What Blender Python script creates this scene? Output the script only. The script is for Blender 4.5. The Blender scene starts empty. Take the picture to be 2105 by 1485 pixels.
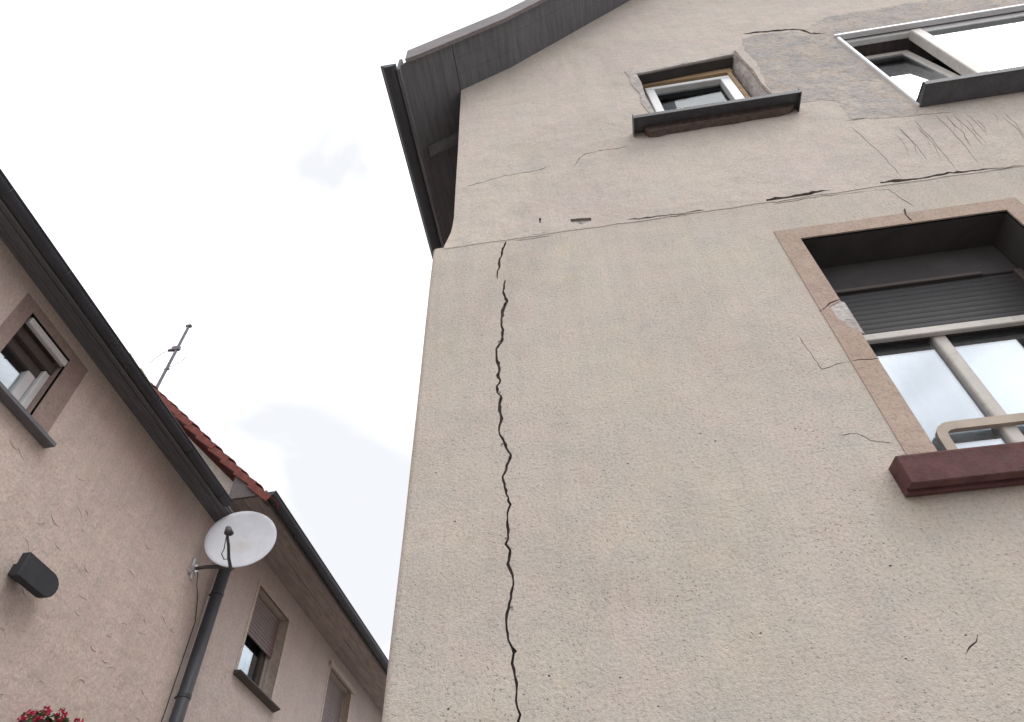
import bpy, bmesh, math, random
from mathutils import Vector, Matrix
from mathutils.geometry import delaunay_2d_cdt

random.seed(7)
scene = bpy.context.scene
col = scene.collection

# ------------------------------------------------------------------ camera
cam_data = bpy.data.cameras.new('camera')
cam = bpy.data.objects.new('camera', cam_data)
col.objects.link(cam)
cam_data.sensor_fit = 'HORIZONTAL'
cam_data.sensor_width = 36.0
cam_data.lens = 1400.0 / 2105.0 * 36.0
cam_data.clip_start = 0.05
cam_data.clip_end = 2000.0
CR = Matrix(((0.98857, 0.127827, 0.079939), (0.148568, -0.735773, -0.660731), (-0.025643, 0.665055, -0.746354)))
cam.matrix_world = Matrix.Translation((0, 0, 1.6)) @ CR.to_4x4()
scene.camera = cam

# ------------------------------------------------------------------ sky, sun, exposure
SUN_EL, SUN_AZ = math.radians(58), math.radians(128)      # azimuth from +Y towards +X
world = bpy.data.worlds.new('World')
scene.world = world
world.use_nodes = True
wt = world.node_tree
wt.nodes.clear()
wo = wt.nodes.new('ShaderNodeOutputWorld')
wb = wt.nodes.new('ShaderNodeBackground')
wb.inputs['Strength'].default_value = 0.1
sky = wt.nodes.new('ShaderNodeTexSky')
sky.sky_type = 'NISHITA'
sky.sun_disc = False
sky.sun_elevation = SUN_EL
sky.sun_rotation = SUN_AZ
wtc = wt.nodes.new('ShaderNodeTexCoord')
wmap = wt.nodes.new('ShaderNodeMapping')
wmap.inputs['Scale'].default_value = (1.0, 1.0, 1.6)
wmap.inputs['Location'].default_value = (1.7, 0.4, 1.3)
wn = wt.nodes.new('ShaderNodeTexNoise')
wn.inputs['Scale'].default_value = 2.3
wn.inputs['Detail'].default_value = 5.0
wn.inputs['Distortion'].default_value = 0.5
wn.inputs['Roughness'].default_value = 0.42
wr = wt.nodes.new('ShaderNodeValToRGB')
wr.color_ramp.elements[0].position = 0.38
wr.color_ramp.elements[0].color = (0.408, 0.412, 0.420, 1)
wr.color_ramp.elements[1].position = 0.72
wr.color_ramp.elements[1].color = (1.0, 1.0, 1.0, 1)
wm = wt.nodes.new('ShaderNodeMix')
wm.data_type = 'RGBA'
wm.blend_type = 'MULTIPLY'
wm.inputs[0].default_value = 1.0
wm.inputs[7].default_value = (16.6, 16.7, 17.0, 1)       # overcast cloud radiance before the 0.1 strength
wx = wt.nodes.new('ShaderNodeMix')
wx.data_type = 'RGBA'
wx.inputs[0].default_value = 0.95
wt.links.new(wtc.outputs['Generated'], wmap.inputs['Vector'])
wt.links.new(wmap.outputs['Vector'], wn.inputs['Vector'])
wt.links.new(wn.outputs['Fac'], wr.inputs['Fac'])
wt.links.new(wr.outputs['Color'], wm.inputs[6])
wt.links.new(sky.outputs['Color'], wx.inputs[6])
wt.links.new(wm.outputs[2], wx.inputs[7])
wt.links.new(wx.outputs[2], wb.inputs['Color'])
wt.links.new(wb.outputs['Background'], wo.inputs['Surface'])

sd = bpy.data.lights.new('sun', 'SUN')
sd.energy = 0.9
sd.angle = math.radians(28)
sd.color = (1.0, 0.97, 0.93)
sun = bpy.data.objects.new('sun', sd)
col.objects.link(sun)
sdir = Vector((math.sin(SUN_AZ) * math.cos(SUN_EL), math.cos(SUN_AZ) * math.cos(SUN_EL), math.sin(SUN_EL)))
sun.rotation_euler = sdir.to_track_quat('Z', 'Y').to_euler()

scene.view_settings.view_transform = 'Standard'
scene.view_settings.look = 'None'
scene.view_settings.exposure = 0.49
scene.view_settings.gamma = 1.0
scene.view_settings.use_curve_mapping = False

# ------------------------------------------------------------------ materials
def new_mat(name):
    m = bpy.data.materials.new(name)
    m.use_nodes = True
    nt = m.node_tree
    b = nt.nodes['Principled BSDF']
    return m, nt, b

def nd(nt, kind, **kw):
    n = nt.nodes.new('ShaderNode' + kind)
    for k, v in kw.items():
        if k in n.inputs.keys():
            n.inputs[k].default_value = v
        else:
            setattr(n, k, v)
    return n

def ramp(nt, src, stops):
    r = nt.nodes.new('ShaderNodeValToRGB')
    e = r.color_ramp.elements
    while len(e) < len(stops):
        e.new(0.5)
    for i, (p, c) in enumerate(stops):
        e[i].position = p
        e[i].color = (c, c, c, 1) if not isinstance(c, tuple) else (*c, 1)
    nt.links.new(src, r.inputs['Fac'])
    return r.outputs['Color']

def mix(nt, fac, a, b, mode='MIX'):
    n = nt.nodes.new('ShaderNodeMix')
    n.data_type = 'RGBA'
    n.blend_type = mode
    for sock, v in ((n.inputs[0], fac), (n.inputs[6], a), (n.inputs[7], b)):
        if isinstance(v, (int, float)):
            sock.default_value = v
        elif isinstance(v, tuple):
            sock.default_value = (*v, 1)
        else:
            nt.links.new(v, sock)
    return n.outputs[2]

def noise(nt, vec, scale, detail=4.0, rough=0.5, dist=0.0):
    n = nd(nt, 'TexNoise', Scale=scale, Detail=detail, Roughness=rough, Distortion=dist)
    nt.links.new(vec, n.inputs['Vector'])
    return n.outputs['Fac']

def coords(nt, scale=None):
    tc = nt.nodes.new('ShaderNodeTexCoord')
    if scale is None:
        return tc.outputs['Object']
    mp = nt.nodes.new('ShaderNodeMapping')
    mp.inputs['Scale'].default_value = scale
    nt.links.new(tc.outputs['Object'], mp.inputs['Vector'])
    return mp.outputs['Vector']

def bump(nt, b, height, strength=0.5, dist=0.01, prev=None):
    n = nd(nt, 'Bump', Strength=strength, Distance=dist)
    nt.links.new(height, n.inputs['Height'])
    if prev is not None:
        nt.links.new(prev, n.inputs['Normal'])
    nt.links.new(n.outputs['Normal'], b.inputs['Normal'])
    return n.outputs['Normal']

def plaster(name, warm, pink, cool, pit=0.55, grain=75.0, bstr=0.7, wave=0.35, streak=0.05, pit_dark=0.62):
    """mineral render: blotchy tint, dirt and painted shade in the pits, coarse grain"""
    m, nt, b = new_mat(name)
    v = coords(nt)
    big = ramp(nt, noise(nt, v, 1.7, 5, 0.6, 0.4), [(0.38, 0.0), (0.62, 1.0)])
    mid = ramp(nt, noise(nt, v, 5.5, 5, 0.62, 0.6), [(0.40, 0.0), (0.66, 1.0)])
    c = mix(nt, big, warm, pink)
    c = mix(nt, mid, c, cool)
    # rain streaks running down the wall
    sv = coords(nt, (7.0, 7.0, 0.6))
    st = ramp(nt, noise(nt, sv, 2.2, 4, 0.6), [(0.42, 1.0), (0.62, 1.0 - streak)])
    c = mix(nt, 1.0, c, st, 'MULTIPLY')
    # grain and pits; the strength of the roughcast changes over the wall
    big2 = ramp(nt, noise(nt, v, 0.9, 6, 0.65, 1.2), [(0.30, 0.90), (0.5, 1.0), (0.70, 1.06)])
    c = mix(nt, 1.0, c, big2, 'MULTIPLY')
    smut = ramp(nt, noise(nt, v, 9.0, 6, 0.7, 1.0), [(0.56, 1.0), (0.74, 0.88)])
    c = mix(nt, 1.0, c, smut, 'MULTIPLY')
    g1 = noise(nt, v, grain, 4, 0.65)
    g2 = noise(nt, v, grain * 2.6, 3, 0.6)
    vo = nd(nt, 'TexVoronoi', Scale=grain * 0.75)
    nt.links.new(v, vo.inputs['Vector'])
    pitm = ramp(nt, vo.outputs['Distance'], [(0.05, pit_dark), (0.26, 1.0)])  # pits also darkened in colour, since bump alone shades them weakly
    area = ramp(nt, noise(nt, v, 3.1, 4, 0.6), [(0.42, 0.0), (0.66, 1.0)])
    amt = mix(nt, 1.0, area, (pit, pit, pit), 'MULTIPLY')
    c = mix(nt, amt, c, mix(nt, 1.0, c, pitm, 'MULTIPLY'))
    gr = ramp(nt, g1, [(0.32, 0.80), (0.5, 1.0), (0.72, 1.10)])
    c = mix(nt, 1.0, c, gr, 'MULTIPLY')
    nt.links.new(c, b.inputs['Base Color'])
    b.inputs['Roughness'].default_value = 0.95
    b.inputs['Specular IOR Level'].default_value = 0.12
    h = mix(nt, 0.4, g1, g2)
    n1 = bump(nt, b, noise(nt, v, 6.0, 4, 0.55), wave, 0.04)
    n2 = bump(nt, b, h, bstr, 0.012, n1)
    bump(nt, b, pitm, bstr * 0.8, 0.006, n2)
    return m

def simple(name, color, rough=0.6, spec=0.35, var=0.18, scale=6.0, bscale=40.0, bstr=0.25, dirt=None, metal=0.0, stretch=None):
    m, nt, b = new_mat(name)
    v = coords(nt, stretch)
    n1 = noise(nt, v, scale, 5, 0.6, 0.3)
    c = mix(nt, ramp(nt, n1, [(0.3, 0.0), (0.7, 1.0)]), tuple(x * (1 - var) for x in color), tuple(min(1.0, x * (1 + var)) for x in color))
    if dirt:
        d = ramp(nt, noise(nt, v, scale * 2.7, 6, 0.68, 0.5), [(0.50, 0.0), (0.72, 0.75)])
        c = mix(nt, d, c, dirt)
    nt.links.new(c, b.inputs['Base Color'])
    b.inputs['Roughness'].default_value = rough
    b.inputs['Specular IOR Level'].default_value = spec
    b.inputs['Metallic'].default_value = metal
    bump(nt, b, noise(nt, v, bscale, 4, 0.6), bstr, 0.004)
    return m

def coated_glass(name, refl, tint=(0.92, 0.95, 1.0), rough=0.02, wav=0.012):
    """window pane with a reflecting coating: part mirror, part clear"""
    m, nt, b = new_mat(name)
    nt.nodes.remove(b)
    out = [n for n in nt.nodes if n.type == 'OUTPUT_MATERIAL'][0]
    g = nd(nt, 'BsdfGlossy', Roughness=rough)
    g.inputs['Color'].default_value = (*tint, 1)
    t = nd(nt, 'BsdfTransparent')
    t.inputs['Color'].default_value = (0.8, 0.84, 0.84, 1)
    mx = nd(nt, 'MixShader')
    v = coords(nt)
    dirt = ramp(nt, noise(nt, v, 3.0, 5, 0.65), [(0.3, refl * 0.86), (0.7, min(1.0, refl * 1.05))])
    nt.links.new(dirt, mx.inputs['Fac'])
    nt.links.new(t.outputs[0], mx.inputs[1])
    nt.links.new(g.outputs[0], mx.inputs[2])
    bn = nd(nt, 'Bump', Strength=wav, Distance=0.05)
    nt.links.new(noise(nt, v, 2.5, 2, 0.5), bn.inputs['Height'])
    nt.links.new(bn.outputs['Normal'], g.inputs['Normal'])
    nt.links.new(mx.outputs[0], out.inputs['Surface'])
    return m

M = {}
M['render_low'] = plaster('render_low', (0.61, 0.54, 0.458), (0.605, 0.522, 0.475), (0.56, 0.515, 0.462), pit=1.0, grain=88.0, bstr=0.75, wave=0.3, pit_dark=0.45)
M['render_gable'] = plaster('render_gable', (0.605, 0.533, 0.463), (0.60, 0.515, 0.472), (0.555, 0.507, 0.457), pit=0.35, grain=95.0, bstr=0.4, wave=0.45, streak=0.04)
M['render_patch'] = plaster('render_patch', (0.57, 0.50, 0.44), (0.47, 0.405, 0.365), (0.40, 0.38, 0.38), pit=0.8, grain=38.0, bstr=1.0, wave=0.9, streak=0.05)
M['render_left'] = plaster('render_left', (0.665, 0.548, 0.482), (0.66, 0.535, 0.492), (0.61, 0.52, 0.47), pit=0.3, grain=38.0, bstr=0.45, wave=0.5, streak=0.06)
M['render_back'] = plaster('render_back', (0.62, 0.525, 0.475), (0.61, 0.51, 0.48), (0.58, 0.505, 0.47), pit=0.3, grain=34.0, bstr=0.5, wave=0.6, streak=0.06)
M['render_pale'] = plaster('render_pale', (0.64, 0.545, 0.46), (0.63, 0.53, 0.47), (0.59, 0.52, 0.46), pit=0.3, grain=22.0, bstr=0.5, wave=0.5)
M['surround'] = plaster('surround', (0.47, 0.365, 0.295), (0.455, 0.345, 0.295), (0.50, 0.395, 0.33), pit=0.8, grain=85.0, bstr=0.6, wave=0.3, streak=0.04)
M['surround_left'] = plaster('surround_left', (0.35, 0.265, 0.235), (0.34, 0.255, 0.235), (0.37, 0.285, 0.25), pit=0.3, grain=30.0, bstr=0.4)
M['bare_mortar'] = plaster('bare_mortar', (0.62, 0.58, 0.55), (0.55, 0.51, 0.49), (0.42, 0.38, 0.36), pit=1.0, grain=26.0, bstr=1.2, wave=1.0)
M['crack_dark'] = simple('crack_dark', (0.14, 0.11, 0.10), 0.95, 0.1, 0.3, 30, 90, 0.6)  # dark tone for cracks and gaps
M['crack_fine'] = simple('crack_fine', (0.24, 0.20, 0.175), 0.95, 0.1, 0.3, 30, 90, 0.6)
M['sill_maroon'] = simple('sill_maroon', (0.125, 0.060, 0.060), 0.8, 0.15, 0.3, 14, 140, 0.7, dirt=(0.12, 0.09, 0.085))
M['dark_paint'] = simple('dark_paint', (0.15, 0.152, 0.165), 0.6, 0.3, 0.22, 5, 50, 0.3, dirt=(0.12, 0.11, 0.105), stretch=(6, 0.7, 6))
M['dark_brown'] = simple('dark_brown', (0.15, 0.125, 0.12), 0.62, 0.3, 0.25, 5, 50, 0.35, stretch=(6, 0.7, 6))
M['soffit_left'] = simple('soffit_left', (0.40, 0.33, 0.305), 0.7, 0.2, 0.25, 4, 45, 0.4, dirt=(0.28, 0.235, 0.215), stretch=(5, 0.7, 5))
M['gutter_dark'] = simple('gutter_dark', (0.050, 0.053, 0.064), 0.5, 0.4, 0.2, 3, 30, 0.12, stretch=(1, 0.6, 1))
M['sill_sheet'] = simple('sill_sheet', (0.085, 0.088, 0.10), 0.55, 0.35, 0.2, 12, 60, 0.25, dirt=(0.14, 0.135, 0.125))
M['board_grey'] = simple('board_grey', (0.22, 0.20, 0.20), 0.6, 0.3, 0.2, 6, 60, 0.3, stretch=(1, 6, 6))
M['white_pvc'] = simple('white_pvc', (0.72, 0.72, 0.73), 0.35, 0.4, 0.04, 5, 80, 0.04, dirt=(0.60, 0.58, 0.55))
M['cream_frame'] = simple('cream_frame', (0.60, 0.56, 0.52), 0.45, 0.35, 0.06, 8, 80, 0.12, dirt=(0.45, 0.40, 0.36))
M['frame_brown'] = simple('frame_brown', (0.095, 0.08, 0.074), 0.6, 0.3, 0.2, 9, 60, 0.25, stretch=(0.6, 5, 5))
M['beige_rail'] = simple('beige_rail', (0.46, 0.385, 0.315), 0.55, 0.3, 0.15, 9, 80, 0.2)
M['slat_dark'] = simple('slat_dark', (0.040, 0.038, 0.040), 0.55, 0.35, 0.15, 6, 60, 0.15)
M['slat_mauve'] = simple('slat_mauve', (0.27, 0.215, 0.215), 0.5, 0.35, 0.12, 6, 60, 0.12)
M['raw_wood'] = simple('raw_wood', (0.44, 0.31, 0.185), 0.75, 0.2, 0.25, 4, 60, 0.4, stretch=(0.5, 8, 8))
M['scratch'] = simple('scratch', (0.46, 0.40, 0.36), 0.95, 0.1, 0.2, 30, 90, 0.5)
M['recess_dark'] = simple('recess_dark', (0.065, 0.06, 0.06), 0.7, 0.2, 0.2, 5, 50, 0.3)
M['dark_room'] = simple('dark_room', (0.07, 0.072, 0.076), 0.9, 0.1, 0.15, 3, 10, 0.1)
M['added_curtain'] = simple('added_curtain', (0.72, 0.73, 0.76), 0.9, 0.1, 0.06, 5, 20, 0.3, stretch=(14, 14, 0.4))
M['glass_bright'] = coated_glass('glass_bright', 0.42, (0.90, 0.94, 1.0))
M['glass_mirror'] = coated_glass('glass_mirror', 0.30, (0.97, 0.98, 1.0))
M['glass_blue'] = coated_glass('glass_blue', 0.42, (0.84, 0.92, 1.0))
M['glass_clear'] = coated_glass('glass_clear', 0.04)
M['tile_red'] = simple('tile_red', (0.20, 0.060, 0.050), 0.8, 0.2, 0.30, 7, 40, 0.5, dirt=(0.13, 0.07, 0.06))
M['tile_moss'] = simple('tile_moss', (0.24, 0.20, 0.10), 0.9, 0.1, 0.35, 12, 40, 0.6)
M['fixture_black'] = simple('fixture_black', (0.035, 0.037, 0.044), 0.6, 0.3, 0.15, 9, 60, 0.1)
M['alu'] = simple('alu', (0.62, 0.62, 0.64), 0.35, 0.5, 0.1, 8, 60, 0.1, metal=0.6)
M['arm_grey'] = simple('arm_grey', (0.085, 0.08, 0.085), 0.55, 0.4, 0.15, 9, 60, 0.1)
M['mast_steel'] = simple('mast_steel', (0.13, 0.12, 0.14), 0.5, 0.4, 0.2, 9, 60, 0.15)
M['blossom'] = simple('blossom', (0.48, 0.03, 0.075), 0.7, 0.2, 0.35, 25, 60, 0.2)
M['leaf'] = simple('leaf', (0.06, 0.085, 0.03), 0.6, 0.3, 0.35, 20, 60, 0.2)
M['asphalt'] = simple('asphalt', (0.24, 0.23, 0.22), 0.95, 0.1, 0.2, 1.5, 90, 0.6)
M['paving'] = simple('paving', (0.30, 0.28, 0.26), 0.9, 0.15, 0.15, 2.0, 60, 0.4)

def dish_mat():
    m, nt, b = new_mat('dish_white')
    v = coords(nt)
    c = mix(nt, ramp(nt, noise(nt, v, 7, 5, 0.6), [(0.3, 0.0), (0.7, 1.0)]), (0.56, 0.58, 0.63), (0.64, 0.66, 0.70))
    # a rusty bloom left of the middle and small scattered dirt specks
    mp = nt.nodes.new('ShaderNodeMapping')
    mp.inputs['Location'].default_value = (0.02, 0.06, 0.0)
    mp.inputs['Scale'].default_value = (1.0, 1.0, 0.0)
    nt.links.new(v, mp.inputs['Vector'])
    ln = nd(nt, 'VectorMath', operation='LENGTH')
    nt.links.new(mp.outputs['Vector'], ln.inputs[0])
    ad = nd(nt, 'Math', operation='ADD')
    nt.links.new(ln.outputs['Value'], ad.inputs[0])
    sc = nd(nt, 'Math', operation='MULTIPLY')
    nt.links.new(noise(nt, v, 9, 4, 0.6), sc.inputs[0])
    sc.inputs[1].default_value = 0.16
    nt.links.new(sc.outputs[0], ad.inputs[1])
    c = mix(nt, ramp(nt, ad.outputs[0], [(0.06, 0.55), (0.24, 0.0)]), c, (0.50, 0.43, 0.36))
    sp = ramp(nt, noise(nt, v, 38, 3, 0.6), [(0.66, 0.0), (0.74, 0.7)])
    c = mix(nt, sp, c, (0.30, 0.30, 0.30))
    nt.links.new(c, b.inputs['Base Color'])
    b.inputs['Roughness'].default_value = 0.5
    b.inputs['Specular IOR Level'].default_value = 0.3
    return m
M['dish_white'] = dish_mat()

# ------------------------------------------------------------------ helpers
def thing(name, label, cat, loc=(0, 0, 0), rotz=0.0, group=None):
    o = bpy.data.objects.new(name, None)
    o.empty_display_size = 0.3
    col.objects.link(o)
    o.location = loc
    o.rotation_euler = (0, 0, rotz)
    o['label'] = label
    o['category'] = cat
    if group:
        o['group'] = group
    return o

def obj(name, bm, mats, parent=None, label=None, kind=None, smooth=False):
    me = bpy.data.meshes.new(name)
    bmesh.ops.recalc_face_normals(bm, faces=bm.faces)
    bm.to_mesh(me)
    bm.free()
    for m in (mats if isinstance(mats, (list, tuple)) else [mats]):
        me.materials.append(M[m])
    if smooth:
        for p in me.polygons:
            p.use_smooth = True
    o = bpy.data.objects.new(name, me)
    col.objects.link(o)
    if parent:
        o.parent = parent
    if label:
        o['label'] = label
    if kind:
        o['kind'] = kind
    return o

def BM():
    return bmesh.new()

def box(bm, x0, x1, y0, y1, z0, z1, bev=0.0, seg=1):
    vs = [bm.verts.new((x, y, z)) for x in (x0, x1) for y in (y0, y1) for z in (z0, z1)]
    fs = [bm.faces.new([vs[i] for i in q]) for q in ((0, 1, 3, 2), (4, 6, 7, 5), (0, 4, 5, 1), (2, 3, 7, 6), (0, 2, 6, 4), (1, 5, 7, 3))]
    if bev:
        es = list({e for f in fs for e in f.edges})
        bmesh.ops.bevel(bm, geom=es, offset=bev, segments=seg, profile=0.5, affect='EDGES')
    return bm

def hexa(bm, pts):
    """eight corner points: bottom ring then top ring"""
    vs = [bm.verts.new(p) for p in pts]
    for q in ((3, 2, 1, 0), (4, 5, 6, 7), (0, 1, 5, 4), (1, 2, 6, 5), (2, 3, 7, 6), (3, 0, 4, 7)):
        bm.faces.new([vs[i] for i in q])
    return bm

def prism(bm, poly, axis, a, b):
    """extrude a 2-D polygon along an axis: poly is (u, v)"""
    def P(u, v, w):
        return {'x': (w, u, v), 'y': (u, w, v), 'z': (u, v, w)}[axis]
    A = [bm.verts.new(P(u, v, a)) for u, v in poly]
    B = [bm.verts.new(P(u, v, b)) for u, v in poly]
    bm.faces.new(A)
    bm.faces.new(B[::-1])
    n = len(poly)
    for i in range(n):
        bm.faces.new((A[i], A[(i + 1) % n], B[(i + 1) % n], B[i]))
    return bm

def tube(bm, pts, r, n=10, cap=True):
    pts = [Vector(p) for p in pts]
    rr = r if isinstance(r, (list, tuple)) else [r] * len(pts)
    rings = []
    ref = None
    for i, p in enumerate(pts):
        d = (pts[min(i + 1, len(pts) - 1)] - pts[max(i - 1, 0)]).normalized()
        if ref is None:
            ref = d.orthogonal().normalized()
        ref = (ref - d * ref.dot(d)).normalized()
        b = d.cross(ref)
        rings.append([bm.verts.new(p + (ref * math.cos(2 * math.pi * k / n) + b * math.sin(2 * math.pi * k / n)) * rr[i]) for k in range(n)])
    for a, b in zip(rings, rings[1:]):
        for k in range(n):
            bm.faces.new((a[k], a[(k + 1) % n], b[(k + 1) % n], b[k]))
    if cap:
        bm.faces.new(rings[0][::-1])
        bm.faces.new(rings[-1])
    return bm

def inside(p, poly):
    x, y = p
    r = False
    n = len(poly)
    for i in range(n):
        x0, y0 = poly[i]
        x1, y1 = poly[(i + 1) % n]
        if (y0 > y) != (y1 > y) and x < (x1 - x0) * (y - y0) / (y1 - y0) + x0:
            r = not r
    return r

def sheet(outer, holes, y, back, extra=(), plane='xz'):
    """a wall skin with real openings: polygon minus holes, outer rim turned back by `back`"""
    pts, edges = [], []
    for loop in [outer] + list(holes):
        s = len(pts)
        pts += [Vector(p) for p in loop]
        edges += [(s + i, s + (i + 1) % len(loop)) for i in range(len(loop))]
    pts += [Vector(p) for p in extra]
    V, E, F, _, _, _ = delaunay_2d_cdt(pts, edges, [], 0, 1e-6)
    bm = BM()
    def P(u, v, w):
        return (u, w, v) if plane == 'xz' else (w, u, v)
    bv = [bm.verts.new(P(v.x, v.y, y)) for v in V]
    for f in F:
        c = sum((V[i] for i in f), Vector((0, 0))) / len(f)
        if inside(c, outer) and not any(inside(c, h) for h in holes):
            try:
                bm.faces.new([bv[i] for i in f])
            except ValueError:
                pass
    for v in list(bm.verts):
        if not v.link_faces:
            bm.verts.remove(v)
    if back:
        rim = [e for e in bm.edges if len(e.link_faces) == 1]
        r = bmesh.ops.extrude_edge_only(bm, edges=rim)
        for g in r['geom']:
            if isinstance(g, bmesh.types.BMVert):
                if plane == 'xz':
                    g.co.y += back
                else:
                    g.co.x += back
    return bm

def crack_poly(pts, w0, w1=None, sub=0.018, jit=0.35, taper=(0.25, 0.25), wander=0.004):
    """closed outline of an opened crack: ragged lips, uneven width, thin ends"""
    w1 = w0 if w1 is None else w1
    L = [Vector(p) for p in pts]
    fine = []
    for a, b in zip(L, L[1:]):
        n = max(1, int((b - a).length / sub))
        for i in range(n):
            fine.append(a.lerp(b, i / n))
    fine.append(L[-1])
    left, right = [], []
    N = len(fine)
    wv = [random.uniform(0.72, 1.22) for _ in range(N // 5 + 3)]
    for i, p in enumerate(fine):
        d = (fine[min(i + 1, N - 1)] - fine[max(i - 1, 0)]).normalized()
        nrm = Vector((-d.y, d.x))
        t = i / max(1, N - 1)
        w = (w0 + (w1 - w0) * t) * (1 + random.uniform(-jit, jit))
        q = i / 5.0
        k0 = int(q)
        w *= wv[k0] + (wv[k0 + 1] - wv[k0]) * (q - k0)
        w *= min(1.0, taper[0] + t * 8) * min(1.0, taper[1] + (1 - t) * 8)
        off = random.uniform(-wander, wander) if 0 < i < N - 1 else 0
        left.append(tuple(p + nrm * (off + w / 2)))
        right.append(tuple(p + nrm * (off - w / 2)))
    return left + right[::-1]

def groove(poly, y, depth):
    """the walls and the floor of a crack or a chip, narrowing inwards"""
    bm = BM()
    c0 = [bm.verts.new((p[0], y, p[1])) for p in poly]
    c1 = [bm.verts.new((p[0], y + depth, p[1])) for p in poly]
    n = len(poly)
    for i in range(n):
        bm.faces.new((c0[i], c0[(i + 1) % n], c1[(i + 1) % n], c1[i]))
    V, E, F, _, _, _ = delaunay_2d_cdt([Vector(p) for p in poly], [(i, (i + 1) % n) for i in range(n)], [], 1, 1e-7)
    fv = [bm.verts.new((v.x, y + depth, v.y)) for v in V]
    for f in F:
        try:
            bm.faces.new([fv[i] for i in f])
        except ValueError:
            pass
    return bm

# ------------------------------------------------------------------ ground
bm = BM()
vs = [bm.verts.new(p) for p in ((-600, -600, 0), (600, -600, 0), (600, 600, 0), (-600, 600, 0))]
bm.faces.new(vs)
g = obj('ground', bm, 'asphalt')
g['kind'] = 'structure'
bm = box(BM(), -0.9, 7.9, 1.0, 1.99, -0.1, 0.12, 0.01)
g = obj('pavement', bm, 'paving')
g['kind'] = 'structure'

# ================================================================== the cracked house
# frame: x along the facade, y into the wall (facade skin at 0), z up
house = thing('house', 'beige rendered house with a long vertical crack beside its corner', 'house', (0, 2.0, 0))
XR = 7.60
GB = 4.868                                  # lower edge of the gable render
GY = -0.003                                 # the gable render stands 3 mm proud
CR_ = {
    'main_a':[(-0.254,4.886),(-0.248,4.844),(-0.272,4.772),(-0.288,4.671),(-0.291,4.605),(-0.303,4.553),(-0.3,4.511)],
    'main_b':[(-0.261,4.486),(-0.273,4.398),(-0.254,4.304),(-0.277,4.245),(-0.285,4.146),(-0.281,4.085),(-0.287,4.001),(-0.311,3.951),(-0.308,3.877),(-0.298,3.822),(-0.307,3.779),(-0.295,3.744),(-0.309,3.711),(-0.31,3.669),(-0.295,3.649),(-0.301,3.581),(-0.3,3.547),(-0.295,3.517),(-0.304,3.464),(-0.3,3.427),(-0.283,3.373),(-0.261,3.32),(-0.276,3.268),(-0.293,3.218),(-0.29,3.183),(-0.27,3.088),(-0.282,3.031),(-0.277,2.946),(-0.287,2.926),(-0.271,2.9),(-0.282,2.847),(-0.268,2.806),(-0.263,2.77),(-0.272,2.741),(-0.284,2.688),(-0.293,2.638),(-0.288,2.589),(-0.274,2.559),(-0.271,2.543),(-0.278,2.514),(-0.27,2.476),(-0.263,2.434),(-0.266,2.407),(-0.259,2.367),(-0.266,2.329)],
    'ledge_a':[(0.422,4.894),(0.557,4.887),(0.663,4.876),(0.739,4.875),(0.84,4.883)],
    'ledge_b':[(1.175,4.89),(1.25,4.881),(1.337,4.89),(1.449,4.901),(1.52,4.899)],
    'ledge_c':[(1.777,4.901),(1.876,4.892),(1.984,4.885),(2.13,4.902),(2.221,4.887),(2.324,4.877),(2.493,4.87)],
    'fine_a':[(-0.494,5.57),(-0.352,5.601),(-0.241,5.639),(-0.088,5.633),(-0.006,5.65),(0.065,5.681)],
    'fine_b':[(0.197,5.617),(0.229,5.695),(0.29,5.77),(0.387,5.783),(0.487,5.777),(0.573,5.79)],
    'ledge_d':[(-0.113,4.884),(-0.059,4.88),(-0.009,4.887)],
    'top':[(1.77,7.498),(1.855,7.492),(1.967,7.463),(2.114,7.427),(2.192,7.384),(2.227,7.264),(2.328,7.203)],
    'sur_top':[(1.782,4.623),(1.762,4.566),(1.763,4.537),(1.764,4.499)],
    'sur_l':[(1.115,3.922),(1.136,3.936),(1.187,3.972),(1.224,3.982)],
    'sur_l2':[(1.125,3.592),(1.141,3.595),(1.177,3.591),(1.226,3.59)],
    'fine_c':[(0.977,3.787),(1.0,3.57),(1.064,3.592),(1.121,3.593)],
    'fine_d':[(0.938,3.229),(0.999,3.231),(1.033,3.191),(1.106,3.163)],
    'fine_e':[(0.973,2.423),(0.991,2.442),(1.016,2.456),(1.031,2.475)],
    'fine_f':[(1.711,4.84),(1.786,4.828),(1.798,4.771),(1.834,4.633)],
    'fine_g':[(1.897,5.676),(2.069,5.669),(2.277,5.617),(2.486,5.579)],
    'scr0':[(1.893,5.589),(1.907,5.244),(1.902,4.923)],
    'scr1':[(2.127,5.5),(2.12,5.285),(2.095,5.068)],
    'scr2':[(2.244,5.542),(2.218,5.224),(2.178,4.923)],
    'scr3':[(2.379,5.562),(2.353,5.256),(2.311,4.965)],
    'scr4':[(2.468,5.541),(2.456,5.341),(2.425,5.137)],
    'scr5':[(2.535,5.537),(2.531,5.409),(2.506,5.269)],
    'scr6':[(2.466,5.372),(2.466,5.257),(2.447,5.129)],
    'chip_ledge':[(0.119,4.988),(0.168,4.985),(0.235,4.971),(0.234,4.939),(0.201,4.933),(0.177,4.908),(0.153,4.946),(0.124,4.955)],
    'chip_main':[(-0.275,2.567),(-0.266,2.557),(-0.26,2.549),(-0.27,2.539),(-0.274,2.549)],
    'sur_chip':[(1.164,3.942),(1.222,3.972),(1.235,3.962),(1.234,3.741),(1.192,3.801),(1.169,3.862)],
    'gchip':[(-0.055,5.048),(-0.043,5.05),(-0.047,4.992),(-0.055,4.994)],

}
lim = lambda pts, z: [(x, min(y, z)) for x, y in pts]
main_a = crack_poly(lim(CR_['main_a'], 4.855), 0.015, 0.012, jit=0.30)
main_b = crack_poly(CR_['main_b'], 0.0145, 0.0062, taper=(0.4, 1.0), jit=0.35, wander=0.0028, sub=0.016)
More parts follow.
